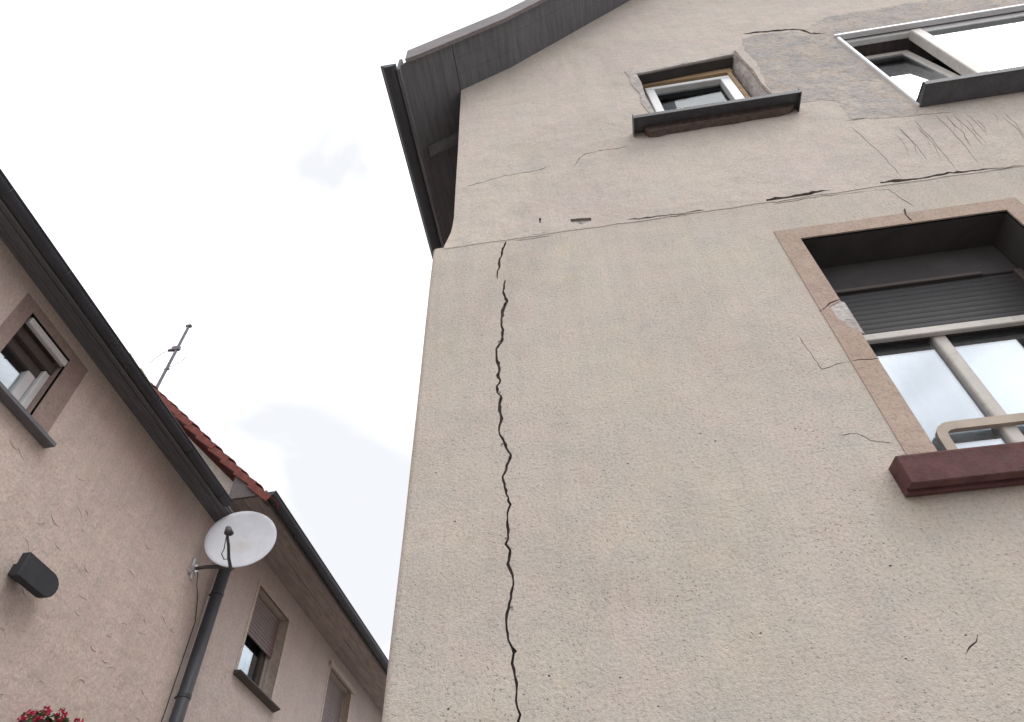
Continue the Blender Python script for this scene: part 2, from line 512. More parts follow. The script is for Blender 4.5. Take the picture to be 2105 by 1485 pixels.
chip_main = CR_['chip_main']
low_cracks = [('crack', main_a, 0.016, 'crack_dark', 'upper end of the long vertical crack'), ('crack', main_b, 0.016, 'crack_dark', 'long dark vertical crack down the wall'),
              ('chip', chip_main, 0.012, 'crack_fine', None)]
for k, w in (('fine_c', 0.0028), ('fine_d', 0.0030), ('fine_e', 0.0040), ('sur_l2', 0.0)):
    if w:
        low_cracks.append(('crack', crack_poly(CR_[k], w, sub=0.02, wander=0.003), 0.012, 'crack_fine', None))
for k in range(5):                           # flakes broken off the lips of the long crack
    px, pz = CR_['main_b'][6 + k * 7]
    sg = random.choice((-1, 1))
    r = random.uniform(0.005, 0.009)
    low_cracks.append(('flake', [(px + sg * 0.011 + r * random.uniform(0.5, 1.0) * math.cos(a), pz + r * random.uniform(0.8, 1.7) * math.sin(a)) for a in [i * math.pi / 3.5 for i in range(7)]], 0.0035, 'scratch', None))
low_cracks.append(('crack', crack_poly([(1.20, 4.842), (1.32, 4.850), (1.45, 4.856), (1.58, 4.846), (1.70, 4.838)], 0.006, 0.004, sub=0.03, wander=0.004), 0.012, 'crack_fine', None))
low_cracks.append(('crack', crack_poly([(1.711, 4.84), (1.786, 4.828), (1.798, 4.771), (1.834, 4.633)], 0.005, 0.004, sub=0.03, wander=0.004), 0.012, 'crack_fine', None))
low_cracks.append(('crack', crack_poly([(-0.20, 4.852), (-0.10, 4.846), (0.02, 4.852)], 0.005, 0.004, sub=0.03, wander=0.003), 0.012, 'crack_fine', None))
for k in range(34):                          # pits torn out of the roughcast
    x, z = random.uniform(-0.6, 2.0), random.uniform(2.2, 3.6)
    if 1.0 < x and z > 2.85:
        continue
    if -0.36 < x < -0.2:
        continue
    r = random.uniform(0.002, 0.0045)
    low_cracks.append(('pit', [(x + r * random.uniform(0.7, 1.4) * math.cos(a), z + r * random.uniform(0.6, 1.0) * math.sin(a)) for a in [i * math.pi / 3 for i in range(6)]], 0.010, 'crack_fine', None))

BX0, BX1, BZ0, BZ1 = 1.222, 2.20, 3.05, 4.49     # big window opening
big_hole = [(BX0, BZ0), (BX1, BZ0), (BX1, BZ1), (BX0, BZ1)]
outer = [(-0.640, 0.0), (XR, 0.0), (XR, 4.885), (-0.640, 4.885)]
bm = sheet(outer, [big_hole] + [c[1] for c in low_cracks], 0.0, 0.012)
facade = obj('facade_wall', bm, 'render_low', house)
pits = BM()
for nm, poly, dep, mt, lab in low_cracks:
    gb = groove(poly, 0.0, dep)
    if nm == 'pit':
        me = bpy.data.meshes.new('tmp'); gb.to_mesh(me); gb.free(); pits.from_mesh(me); bpy.data.meshes.remove(me)
    else:
        obj(nm, gb, mt, facade, lab)
obj('pits', pits, 'crack_fine', facade, kind='stuff')

# rounded corner and the flank running back from it
bm = BM()
prof = [(-0.640, 0.0)] + [(-0.640 - 0.025 * math.sin(a), 0.025 - 0.025 * math.cos(a)) for a in [math.pi / 2 * i / 6 for i in range(1, 7)]] + [(-0.665, 9.0)]
zs = [0.0, 1.5, 2.2, 2.6, 3.0, 3.4, 3.8, 4.2, 4.6, 4.885]
rows = []
for z in zs:
    j = random.uniform(-0.004, 0.003)
    rows.append([bm.verts.new((x + (j if i > 0 else 0), y, z)) for i, (x, y) in enumerate(prof)])
for a, b in zip(rows, rows[1:]):
    for i in range(len(prof) - 1):
        bm.faces.new((a[i], a[i + 1], b[i + 1], b[i]))
t0 = [bm.verts.new((x, y, 4.886)) for x, y in ((-0.664, 0.02), (-0.5, 0.02), (-0.5, 9.0), (-0.664, 9.0))]
bm.faces.new(t0)
obj('side_wall', bm, 'render_low', house, smooth=True)

# roof profile (underside of the boards), kicked out at the foot
def prof_z(x):
    if x > 3.5:
        x = 7.0 - x
    if x <= -0.155:
        return 7.26 + (x + 0.576) * 0.8242
    return 7.607 + (x + 0.155) * 1.105
PX = [-0.576, -0.42, -0.28, -0.155, -0.02, 0.351, 1.5, 3.5]

# gable skin
GX = 0.0
UX0, UX1, UZ0, UZ1 = 2.344, 4.20, 5.715, 7.115
att_hole = [(0.815, 5.95), (1.590, 5.95), (1.597, 6.15), (1.585, 6.42), (1.598, 6.70), (1.590, 6.93), (1.572, 7.075), (1.50, 7.070), (1.38, 7.056), (1.22, 7.040), (1.02, 7.012), (0.90, 6.998), (0.812, 6.992), (0.822, 6.80), (0.808, 6.55), (0.820, 6.25)]
up_hole = [(UX0, UZ0), (UX1, UZ0), (UX1, UZ1), (UX0, UZ1)]
g_cracks = []
for k, w0, w1, dep, mt, lab in (('ledge_a', 0.008, 0.026, 0.03, 'crack_dark', 'dark open joint at the foot of the gable'), ('ledge_b', 0.046, 0.010, 0.045, 'crack_dark', 'widest dark gap at the foot of the gable'),
                           ('ledge_c', 0.026, 0.020, 0.04, 'crack_dark', 'long dark gap running to the right edge'), ('ledge_d', 0.005, 0.004, 0.015, 'crack_fine', None),
                           ('fine_a', 0.0055, 0.004, 0.015, 'crack_fine', 'faint crack across the gable corner'), ('fine_b', 0.006, 0.007, 0.015, 'crack_fine', 'faint branching crack below the attic window'),
                           ('top', 0.030, 0.022, 0.03, 'crack_dark', 'jagged crack above the attic window'), ('fine_g', 0.010, 0.006, 0.015, 'crack_fine', None)):
    poly = crack_poly(CR_[k], w0, w1, sub=0.022, wander=0.006, jit=0.5, taper=(0.35, 0.15))
    if k == 'ledge_c':
        poly = [(x, z) for x, z in poly]
    g_cracks.append(('crack', poly, dep, mt, lab))
for i in range(7):
    g_cracks.append(('scratch', crack_poly(CR_['scr%d' % i], 0.0042, 0.003, sub=0.05, wander=0.004), 0.0025, 'scratch', None))
for i in range(13):
    sx, sz = random.uniform(2.02, 2.72), random.uniform(5.42, 5.56)
    ln = random.uniform(0.15, 0.42)
    g_cracks.append(('scratch', crack_poly([(sx, sz), (sx - 0.012, sz - ln * 0.5), (sx - 0.04 - 0.05 * ln, sz - ln)], 0.0032, 0.002, sub=0.05, wander=0.004), 0.0025, 'scratch', None))
g_cracks.append(('chip', CR_['chip_ledge'], 0.016, 'bare_mortar', 'small flake missing from the ledge'))
g_cracks.append(('chip', CR_['gchip'], 0.014, 'crack_fine', None))
left_edge = [(-0.604, GB), (-0.600, 4.90), (-0.583, 4.965), (-0.568, 5.03), (-0.560, 5.11), (-0.556, 5.20), (-0.560, 5.60), (-0.563, 6.10), (-0.570, 6.70), (-0.576, 7.262)]
lower = []
x = XR
while x > -0.58:
    lower.append((x, GB + random.uniform(-0.006, 0.006)))
    x -= random.uniform(0.05, 0.13)
lower = lower[::-1]
top = [(px, prof_z(px)) for px in PX[1:]] + [(XR, prof_z(7.576))]
outer = [left_edge[0]] + lower + top[::-1] + left_edge[::-1][:-1]
bm = sheet(outer, [att_hole, up_hole] + [c[1] for c in g_cracks], GY, 0.02)
gable = obj('gable_wall', bm, 'render_gable', house)
for nm, poly, dep, mt, lab in g_cracks:
    obj(nm, groove(poly, GY, dep), mt, gable, lab)
# flank of the gable storey follows the flared corner
bm = BM()
rows = []
for x, z in left_edge:
    rows.append([bm.verts.new((x + dx, y, z)) for dx, y in ((0.0, GY), (-0.003, 0.012), (-0.003, 0.5), (-0.003, 9.0))])
for a, b in zip(rows, rows[1:]):
    for i in range(3):
        bm.faces.new((a[i], a[i + 1], b[i + 1], b[i]))
obj('gable_flank', bm, 'render_gable', house)
# grey repair render round the upper window
pt = [(1.73, 7.396), (1.846, 7.43), (1.952, 7.417), (2.104, 7.385), (2.16, 7.33), (2.222, 7.34), (2.30, 7.46), (2.467, 7.58), (2.691, 7.575), (3.013, 7.57), (3.6, 7.60), (4.1, 7.58), (4.4, 7.50), (4.42, 7.135), (3.9, 7.135), (2.338, 7.135), (2.334, 5.70), (2.30, 5.60), (2.131, 5.628), (1.928, 5.69), (1.946, 5.824), (1.944, 5.98), (1.876, 6.033), (1.717, 6.024), (1.618, 6.107), (1.612, 6.266), (1.652, 6.523), (1.696, 6.863), (1.682, 7.153)]
rag = []
for i, (a, b) in enumerate(zip(pt, pt[1:] + pt[:1])):
    A, B = Vector(a), Vector(b)
    straight = i in (12, 13, 14, 15)
    n = 1 if straight else max(1, int((B - A).length / 0.035))
    for k in range(n):
        p = A.lerp(B, k / n)
        j = 0 if straight or k == 0 else 0.010
        rag.append((p.x + random.uniform(-j, j), p.y + random.uniform(-j, j)))
bm = sheet(rag, [up_hole, g_cracks[6][1]], GY - 0.0016, 0.0012)
obj('repair_render', bm, 'render_patch', gable, 'rough grey repair patch beside the upper window')

# ---------------------------------------------------------------- roof overhang
roof = obj('roof', (lambda: (lambda b: b)(prism(BM(), [(-0.90, prof_z(-0.90) + 0.03)] + [(x, prof_z(x) + 0.03) for x in PX] + [(7.96, prof_z(7.96) + 0.03), (7.96, prof_z(7.96) + 0.16), (3.5, prof_z(3.5) + 0.20)] + [(x, prof_z(x) + 0.15) for x in PX[::-1][1:]] + [(-0.90, prof_z(-0.90) + 0.15)], 'y', -0.37, 9.0)))(), 'tile_red', house)
def ribbon(x_list, y0, y1, th=0.022):
    bm = BM()
    A = []
    for x in x_list:
        z = prof_z(x)
        A.append([bm.verts.new(p) for p in ((x, y0, z), (x, y1, z), (x, y1, z + th), (x, y0, z + th))])
    for a, b in zip(A, A[1:]):
        for i in range(4):
            bm.faces.new((a[i], a[(i + 1) % 4], b[(i + 1) % 4], b[i]))
    bm.faces.new(A[0]); bm.faces.new(A[-1][::-1])
    return bm
yy = [-0.372, -0.252, -0.130, 0.0]
for i in range(3):                           # boards under the verge
    obj('soffit_board', ribbon([-0.576, -0.42, -0.28, -0.155, -0.02, 0.351, 1.5, 3.5], yy[i] + 0.0006, yy[i + 1] - 0.0006), 'dark_paint', roof)
    obj('soffit_board', ribbon([3.502, 5.0, 6.65, 7.15, 7.576, 7.94], yy[i] + 0.0006, yy[i + 1] - 0.0006), 'dark_paint', roof)
bx = [-0.955, -0.862, -0.768, -0.675, -0.580]
for i in range(4):                           # boards under the eaves, running back along the flank
    x0, x1 = bx[i] + 0.0006, bx[i + 1] - 0.0006
    y0 = -0.37
    dz = 0.001 * (i % 2)
    bm = hexa(BM(), [(x0, y0, prof_z(x0) - dz), (x1, y0, prof_z(x1) - dz), (x1, 9, prof_z(x1) - dz), (x0, 9, prof_z(x0) - dz),
                     (x0, y0, prof_z(x0) + 0.025), (x1, y0, prof_z(x1) + 0.025), (x1, 9, prof_z(x1) + 0.025), (x0, 9, prof_z(x0) + 0.025)])
    obj('soffit_board', bm, 'dark_paint', roof)
for y in (0.30, 1.15, 2.0, 2.85, 3.7):       # rafter feet
    bm = hexa(BM(), [(-0.90, y, prof_z(-0.90) - 0.03), (-0.57, y, prof_z(-0.57) - 0.075), (-0.57, y + 0.08, prof_z(-0.57) - 0.075), (-0.90, y + 0.08, prof_z(-0.90) - 0.055),
                     (-0.90, y, prof_z(-0.90) - 0.006), (-0.57, y, prof_z(-0.57) - 0.006), (-0.57, y + 0.08, prof_z(-0.57) - 0.006), (-0.90, y + 0.08, prof_z(-0.90) - 0.006)])
    obj('rafter_foot', bm, 'dark_paint', roof)
# bargeboard along the verge
xs = [-0.915, -0.80, -0.576, -0.30, -0.155, -0.02, 0.351, 1.5, 3.5, 5.0, 6.65, 7.15, 7.915]
bm = BM()
rings = []
for i, x in enumerate(xs):
    zb = prof_z(x) - 0.045
    zt = prof_z(x) + 0.175
    if i == 0:
        zb += 0.02
    rings.append([bm.verts.new(p) for p in ((x, -0.405, zb), (x, -0.376, zb), (x, -0.376, zt), (x, -0.405, zt))])
for a, b in zip(rings, rings[1:]):
    for i in range(4):
        bm.faces.new((a[i], a[(i + 1) % 4], b[(i + 1) % 4], b[i]))
bm.faces.new(rings[0]); bm.faces.new(rings[-1][::-1])
obj('bargeboard', bm, 'board_grey', roof)
# fascia and half-round gutter on the flank
bm = hexa(BM(), [(-0.982, -0.37, 6.86), (-0.958, -0.37, 6.86), (-0.958, 9, 6.86), (-0.982, 9, 6.86), (-0.982, -0.37, 7.09), (-0.958, -0.37, 7.09), (-0.958, 9, 7.09), (-0.982, 9, 7.09)])
obj('fascia', bm, 'dark_paint', roof)
def gutter_mesh(cx, cz, r, y0, y1, n=12):
    bm = BM()
    outer_, inner_ = [], []
    for k in range(n + 1):
        a = math.pi + math.pi * k / n
        outer_.append((cx + r * math.cos(a), cz + r * math.sin(a)))
        inner_.append((cx + (r - 0.004) * math.cos(a), cz + (r - 0.004) * math.sin(a)))
    prism(bm, outer_ + inner_[::-1], 'y', y0, y1)
    prism(bm, outer_, 'y', y0 - 0.004, y0 - 0.0005)       # end cap
    return bm
gut = obj('gutter', gutter_mesh(-1.035, 6.895, 0.055, -0.40, 9.0), 'gutter_dark', roof)
tb = tube(BM(), [(-1.092, -0.40, 6.900), (-1.092, 9.0, 6.900)], 0.009, 8)
obj('gutter_bead', tb, 'gutter_dark', roof)

# ---------------------------------------------------------------- big window with the half-lowered roller shutter
win = obj('window', sheet([(BX0 - 0.002, BZ0 - 0.002), (BX1 + 0.002, BZ0 - 0.002), (BX1 + 0.002, BZ1 + 0.002), (BX0 - 0.002, BZ1 + 0.002)], [big_hole], 0.004, 0.34), 'recess_dark', house, 'large window with a dark roller shutter half down')
# painted band round the opening, broken at the left
band_chip = CR_['sur_chip']
bo = [(1.120, 3.04), (BX0, 3.04), (BX0, BZ1), (BX1, BZ1), (BX1, 3.04), (BX1 + 0.09, 3.04), (BX1 + 0.09, 4.582), (1.120, 4.582)]
bc = [crack_poly(CR_['sur_l'], 0.006, 0.008, sub=0.015, wander=0.003), crack_poly(CR_['sur_l2'], 0.004, 0.006, sub=0.015, wander=0.003), crack_poly(CR_['sur_top'], 0.007, 0.009, sub=0.015, wander=0.003)]
bm = sheet(bo, [band_chip] + bc, -0.004, 0.0045)
sur = obj('surround', bm, 'surround', win)
obj('chip', groove(band_chip, -0.002, 0.001), 'bare_mortar', win, 'pale chip where the brown band broke off')
for p in bc:
    obj('crack', groove(p, -0.004, 0.0035), 'crack_dark', win)
# sill block
bm = BM()
prism(bm, [(-0.088, 2.930), (-0.052, 2.930), (-0.048, 2.946), (-0.036, 2.946), (-0.032, 2.930), (-0.003, 2.934), (-0.003, 3.042), (0.24, 3.075), (0.24, 3.095), (-0.080, 3.050), (-0.088, 3.040)], 'x', 1.038, 2.42)
bmesh.ops.bevel(bm, geom=list(bm.edges), offset=0.003, segments=1, affect='EDGES')
obj('sill', bm, 'sill_maroon', win, 'maroon painted window sill')
# roller shutter: guides, box front, slats, light end bar
obj('shutter_box', box(BM(), BX0 + 0.001, BX1 - 0.001, 0.195, 0.30, 4.262, BZ1 - 0.001, 0.004), 'recess_dark', win)
obj('shutter_trim', box(BM(), BX0 + 0.001, 2.03, 0.186, 0.194, 4.262, 4.284, 0.003), 'frame_brown', win)
obj('shutter_guide', box(BM(), BX1 - 0.035, BX1 - 0.001, 0.18, 0.28, 3.09, 4.26, 0.004), 'frame_brown', win)
obj('shutter_guide', box(BM(), BX0 + 0.001, BX0 + 0.035, 0.18, 0.28, 3.09, 4.26, 0.004), 'frame_brown', win)
z = 3.955
slat_mesh = None
while z < 4.245:
    if slat_mesh is None:
        b = BM()
        pr = [(0.206 + 0.0025 * abs(1 - 2 * k / 6) ** 2, 0.034 * k / 6) for k in range(7)]
        prism(b, pr + [(0.222, 0.034), (0.222, 0.0)], 'x', BX0 + 0.030, BX1 - 0.030)
        o = obj('shutter_slat', b, 'slat_dark', win)
        slat_mesh = o.data
    else:
        o = bpy.data.objects.new('shutter_slat', slat_mesh); col.objects.link(o); o.parent = win
    o.location = (0, 0, z)
    z += 0.0352
obj('shutter_bar', box(BM(), BX0 + 0.030, BX1 - 0.030, 0.196, 0.224, 3.908, 3.952, 0.004), 'cream_frame', win, 'pale end bar of the roller shutter')
# window frame behind it
obj('frame_head', box(BM(), BX0 + 0.002, BX1 - 0.002, 0.236, 0.30, 3.93, 4.25, 0.003), 'frame_brown', win)
obj('frame_jamb', box(BM(), BX0 + 0.002, BX0 + 0.066, 0.237, 0.301, 3.099, 3.928, 0.003), 'frame_brown', win)
obj('frame_jamb', box(BM(), BX1 - 0.066, BX1 - 0.002, 0.237, 0.301, 3.099, 3.928, 0.003), 'frame_brown', win)
obj('mullion', box(BM(), 1.640, 1.700, 0.226, 0.298, 3.10, 3.965, 0.012, 3), 'cream_frame', win)
obj('bottom_frame', box(BM(), BX0 + 0.003, BX1 - 0.003, 0.234, 0.298, 3.096, 3.150, 0.006), 'cream_frame', win)
for x0, x1 in ((BX0 + 0.066, 1.640), (1.700, BX1 - 0.066)):
    obj('pane', box(BM(), x0, x1, 0.252, 0.258, 3.15, 3.93), 'glass_bright', win)
pa = [Vector(p) for p in [(1.405, 3.24), (1.405, 3.30), (1.405, 3.33), (1.409, 3.352), (1.420, 3.368), (1.437, 3.378), (1.46, 3.382), (1.60, 3.382), (1.90, 3.382), (2.13, 3.382)]]
oa, ob = [], []
for i, p in enumerate(pa):
    d = (pa[min(i + 1, len(pa) - 1)] - pa[max(i - 1, 0)]).normalized()
    nv = Vector((-d.y, d.x)) * 0.020
    oa.append(tuple(p + nv)); ob.append(tuple(p - nv))
bm = prism(BM(), oa + ob[::-1], 'y', 0.205, 0.228)
bmesh.ops.bevel(bm, geom=[e for e in bm.edges if len(e.link_faces) == 2 and e.calc_face_angle(0) > 1.0], offset=0.004, segments=2, affect='EDGES')
obj('guard_rail', bm, 'beige_rail', win)
cu = BM()  # curtain added behind the panes to make them look milky
for x0, x1 in ((1.26, 1.69), (1.695, 2.17)):
    n = 40
    lo = [cu.verts.new((x0 + (x1 - x0) * i / n, 0.335 + 0.012 * math.sin(i * 1.35 + x0), 3.08)) for i in range(n + 1)]
    hi = [cu.verts.new((x0 + (x1 - x0) * i / n, 0.335 + 0.006 * math.sin(i * 1.35 + x0), 4.2)) for i in range(n + 1)]
    for i in range(n):
        cu.faces.new((lo[i], lo[i + 1], hi[i + 1], hi[i]))
obj('added_curtain', cu, 'added_curtain', win, smooth=True)
obj('room', sheet([(0.7, 2.6), (3.0, 2.6), (3.0, 4.9), (0.7, 4.9)], [], 1.6, -1.2), 'dark_room', win)

# ---------------------------------------------------------------- attic window in its rough opening
aw = obj('window', BM(), 'bare_mortar', house, 'small attic window with broken plaster edges')
def loft(ring_a, ring_b):
    bm = BM()
    A = [bm.verts.new(p) for p in ring_a]
    B = [bm.verts.new(p) for p in ring_b]
    n = len(A)
    for i in range(n):
        bm.faces.new((A[i], A[(i + 1) % n], B[(i + 1) % n], B[i]))
    return bm
# ragged jambs and head: the opening steps back unevenly to the new frame
ring0 = []
for i, (a, b) in enumerate(zip(att_hole, att_hole[1:] + att_hole[:1])):
    A, B = Vector(a), Vector(b)
    n = max(1, int((B - A).length / 0.05))
    for k in range(n):
        ring0.append(A.lerp(B, k / n))
cx = Vector((1.2, 6.5))
def inset(p, dx, j):
    return (min(max(p.x, 0.832 - dx), 1.560 + dx) + random.uniform(-j, j), p.y + random.uniform(-j, j))
r1 = [(p.x, GY, p.y) for p in ring0]
r2 = [(q[0], 0.045, q[1]) for q in [inset(p, 0.012, 0.005) for p in ring0]]
r3 = [(q[0], 0.16, q[1]) for q in [inset(p, 0.004, 0.003) for p in ring0]]
bm = loft(r1, r2)
me = bpy.data.meshes.new('t'); b2 = loft(r2, r3); b2.to_mesh(me); b2.free(); bm.from_mesh(me); bpy.data.meshes.remove(me)
bmesh.ops.remove_doubles(bm, verts=bm.verts, dist=1e-5)
bm.to_mesh(aw.data); bm.free()
# bare mortar lips where the outer coat has fallen off
lipL = [(0.735, 7.085), (0.815, 6.995), (0.822, 6.80), (0.808, 6.55), (0.818, 6.25), (0.815, 5.96), (0.770, 5.97), (0.785, 6.2), (0.762, 6.42), (0.778, 6.6), (0.745, 6.8), (0.755, 6.95)]
obj('broken_edge', sheet(lipL, [], GY - 0.006, 0.009), 'bare_mortar', aw, 'pale broken plaster edge')
lipT = [(0.735, 7.085), (0.815, 6.996), (0.90, 7.002), (1.02, 7.016), (1.22, 7.044), (1.38, 7.060), (1.50, 7.074), (1.572, 7.079), (1.61, 7.15), (1.52, 7.125), (1.40, 7.095), (1.30, 7.10), (1.15, 7.07), (1.0, 7.055), (0.9, 7.04), (0.83, 7.06)]
obj('broken_edge', sheet(lipT, [], GY - 0.005, 0.009), 'bare_mortar', aw)
lipR = [(1.574, 7.079), (1.592, 6.93), (1.600, 6.70), (1.587, 6.42), (1.599, 6.15), (1.592, 5.96), (1.612, 5.96), (1.618, 6.2), (1.606, 6.45), (1.622, 6.7), (1.612, 6.95), (1.612, 7.15)]
obj('broken_edge', sheet(lipR, [], GY - 0.006, 0.009), 'crack_fine', aw)
FY = 0.085
obj('head_shade', prism(BM(), [(0.826, 6.978), (1.2, 7.020), (1.566, 7.052), (1.566, 7.068), (1.2, 7.034), (0.826, 6.992)], 'y', 0.006, FY - 0.006), 'recess_dark', aw)  # thin dark strip added to paint the shade under the head
obj('shim_board', box(BM(), 0.845, 1.553, FY - 0.004, FY + 0.035, 6.972, 7.045, 0.003), 'raw_wood', aw, 'raw timber strip above the frame')
obj('shim_board', box(BM(), 1.508, 1.540, FY - 0.002, FY + 0.035, 6.00, 6.975, 0.003), 'raw_wood', aw)
obj('gap_shade', box(BM(), 0.835, 1.506, FY + 0.036, FY + 0.06, 6.90, 7.05), 'crack_dark', aw)  # dark filler painted as the shade between timber strip and frame
fr = BM()
box(fr, 0.867, 1.505, FY, FY + 0.06, 6.875, 6.918, 0.004)
box(fr, 0.867, 0.930, FY + 0.001, FY + 0.061, 5.98, 6.874, 0.004)
box(fr, 1.432, 1.505, FY + 0.001, FY + 0.061, 5.98, 6.874, 0.004)
box(fr, 0.931, 1.431, FY + 0.001, FY + 0.061, 5.98, 6.05, 0.004)
obj('window_frame', fr, 'white_pvc', aw)
ca = BM()
box(ca, 0.932, 1.430, FY + 0.030, FY + 0.075, 6.40, 6.455, 0.004)
obj('transom', ca, 'cream_frame', aw)
obj('pane', box(BM(), 0.931, 1.431, FY + 0.045, FY + 0.05, 6.06, 6.874), 'glass_clear', aw)
obj('room', sheet([(0.4, 5.8), (2.0, 5.8), (2.0, 7.4), (0.4, 7.4)], [], 1.3, -1.12), 'dark_room', aw)
bm = BM()
prism(bm, [(-0.135, 5.898), (-0.131, 5.898), (-0.131, 5.932), (0.10, 5.968), (0.10, 5.972), (-0.135, 5.937)], 'x', 0.628, 1.682)
box(bm, 0.624, 0.628, -0.135, 0.0, 5.90, 5.965)
box(bm, 1.682, 1.686, -0.135, 0.0, 5.90, 5.965)
obj('sill', bm, 'sill_sheet', aw, 'dark sheet metal sill')
bm = BM()                                     # dark ragged strip hanging under the sheet
bed = [(0.70, 5.905), (0.72, 5.860), (0.78, 5.852), (0.84, 5.870), (0.95, 5.868), (1.1, 5.880), (1.25, 5.872), (1.4, 5.884), (1.55, 5.880), (1.62, 5.895), (1.66, 5.93), (1.66, 5.945), (0.70, 5.945)]
prism(bm, bed, 'y', -0.05, GY - 0.001)
obj('dark_bed', bm, 'crack_dark', aw)

# ---------------------------------------------------------------- upper window, tilted sash on the left
uw = obj('window', sheet([(UX0 - 0.002, UZ0 - 0.002), (UX1 + 0.002, UZ0 - 0.002), (UX1 + 0.002, UZ1 + 0.002), (UX0 - 0.002, UZ1 + 0.002)], [up_hole], GY + 0.006, 0.30), 'dark_brown', house, 'white framed upper window with one sash tilted in')
fr = BM()
box(fr, UX0, UX1, -0.022, 0.02, 7.082, 7.113, 0.005)
box(fr, UX0, UX1, 0.03, 0.075, 7.05, 7.110, 0.005)
box(fr, UX0, UX0 + 0.026, -0.021, 0.07, UZ0 + 0.002, 7.049, 0.005)
box(fr, UX1 - 0.026, UX1, -0.021, 0.07, UZ0 + 0.002, 7.049, 0.005)
box(fr, UX0 + 0.027, UX1 - 0.027, 0.02, 0.07, UZ0 + 0.002, UZ0 + 0.055, 0.005)
obj('window_frame', fr, 'white_pvc', uw)
obj('mullion', box(BM(), 2.895, 2.970, 0.012, 0.085, UZ0 + 0.056, 7.048, 0.006), 'cream_frame', uw)
# fixed right sash
s2 = BM()
box(s2, 2.972, 3.0, 0.03, 0.07, UZ0 + 0.057, 7.048, 0.004)
box(s2, 3.001, 4.165, 0.03, 0.07, 7.015, 7.048, 0.004)
box(s2, 3.001, 4.165, 0.03, 0.07, UZ0 + 0.057, UZ0 + 0.10, 0.004)
obj('sash', s2, 'white_pvc', uw)
obj('pane', box(BM(), 3.001, 4.165, 0.040, 0.045, UZ0 + 0.101, 7.014), 'glass_mirror', uw)
# the tilted sash: hinged at its foot, head leaning into the room
def tilt(v, z0=UZ0 + 0.06, a=math.radians(5.0), y0=0.045):
    x, y, z = v
    dy, dz = y - y0, z - z0
    return (x, y0 + dy * math.cos(a) + dz * math.sin(a), z0 + dz * math.cos(a) - dy * math.sin(a))
sb = BM()
box(sb, 2.378, 2.90, 0.045, 0.095, 6.985, 7.045, 0.005)
box(sb, 2.378, 2.90, 0.045, 0.095, UZ0 + 0.06, UZ0 + 0.125, 0.005)
box(sb, 2.378, 2.440, 0.046, 0.096, UZ0 + 0.126, 6.984, 0.005)
box(sb, 2.838, 2.90, 0.046, 0.096, UZ0 + 0.126, 6.984, 0.005)
for v in sb.verts:
    v.co = tilt(v.co)
obj('sash', sb, 'cream_frame', uw, 'sash tilted inwards')
pb = box(BM(), 2.441, 2.837, 0.055, 0.060, UZ0 + 0.126, 6.984)
for v in pb.verts:
    v.co = tilt(v.co)
obj('pane', pb, 'glass_bright', uw)
obj('room', sheet([(1.9, 5.4), (4.6, 5.4), (4.6, 7.5), (1.9, 7.5)], [], 1.5, -1.18), 'dark_room', uw)
bm = BM()
prism(bm, [(-0.150, 5.700), (-0.146, 5.700), (-0.146, 5.738), (0.03, 5.765), (0.03, 5.769), (-0.150, 5.743)], 'x', UX0 + 0.002, UX1 + 0.05)
prism(bm, [(-0.140, 5.712), (GY - 0.001, 5.706), (GY - 0.001, 5.755), (-0.140, 5.733)], 'x', UX0 + 0.006, UX1 + 0.046)
obj('sill', bm, 'sill_sheet', uw, 'dark metal sill of the upper window')

# ================================================================== the neighbouring house on the left (near part)
# frame: x outwards from its wall, y along the street, z up
nh = thing('house', 'brownish rendered house on the left with a dark eave', 'house', (-4.63, 0, 0))
W1 = [(3.02, 5.72), (3.615, 5.72), (3.615, 6.50), (3.02, 6.50)]
W1h = [(3.04, 5.72), (3.615, 5.72), (3.615, 6.50), (3.04, 6.50)]
nwall = obj('wall', sheet([(-4.0, 0.0), (6.95, 0.0), (6.95, 6.74), (-4.0, 6.74)], [W1h], 0.0, -0.03, plane='yz'), 'render_left', nh)
# trowel marks
marks = BM()
for k in range(95):
    s, z = random.uniform(2.2, 6.6), random.uniform(3.2, 6.2)
    if s < 4.1 and z > 5.5:
        continue
    ln = random.uniform(0.06, 0.22)
    a0 = random.choice((random.uniform(-0.5, 0.5), random.uniform(-0.5, 0.5), random.uniform(0.6, 1.4)))
    cu = random.uniform(-1.2, 1.2)
    pts = []
    for i in range(5):
        tt = i / 4
        a = a0 + cu * (tt - 0.5)
        pts.append((0.0, s + ln * (tt - 0.5) * math.cos(a), z + ln * (tt - 0.5) * math.sin(a)))
    r = random.uniform(0.003, 0.0065)
    tube(marks, pts, [r * 0.3, r, r, r * 0.8, r * 0.2], 5)
obj('trowel_marks', marks, 'render_left', nwall, kind='stuff')
# window of the near part
w1 = obj('window', sheet([(3.038, 5.718), (3.617, 5.718), (3.617, 6.502), (3.038, 6.502)], [W1h], -0.002, -0.22, plane='yz'), 'surround_left', nh, 'window with a white roller blind box under the eave')
so = [(2.90, 5.70), (3.04, 5.70), (3.04, 6.50), (3.615, 6.50), (3.615, 5.70), (3.84, 5.70), (3.84, 6.60), (2.90, 6.60)]
obj('surround', sheet(so, [], 0.006, -0.0065, plane='yz'), 'surround_left', w1)
bm = BM()
prism(bm, [(0.10, 5.655), (0.006, 5.650), (0.006, 5.695), (-0.12, 5.725), (-0.12, 5.735), (0.10, 5.690)], 'y', 2.84, 3.90)
obj('sill', bm, 'dark_paint', w1)
obj('blind_box', box(BM(), -0.045, 0.004, 3.075, 3.612, 6.405, 6.475, 0.006), 'white_pvc', w1, 'white box of the roller blind')
obj('frame_head', box(box(BM(), -0.16, -0.075, 3.042, 3.613, 6.30, 6.40, 0.006), -0.18, -0.13, 3.042, 3.612, 6.20, 6.299, 0.006), 'frame_brown', w1)
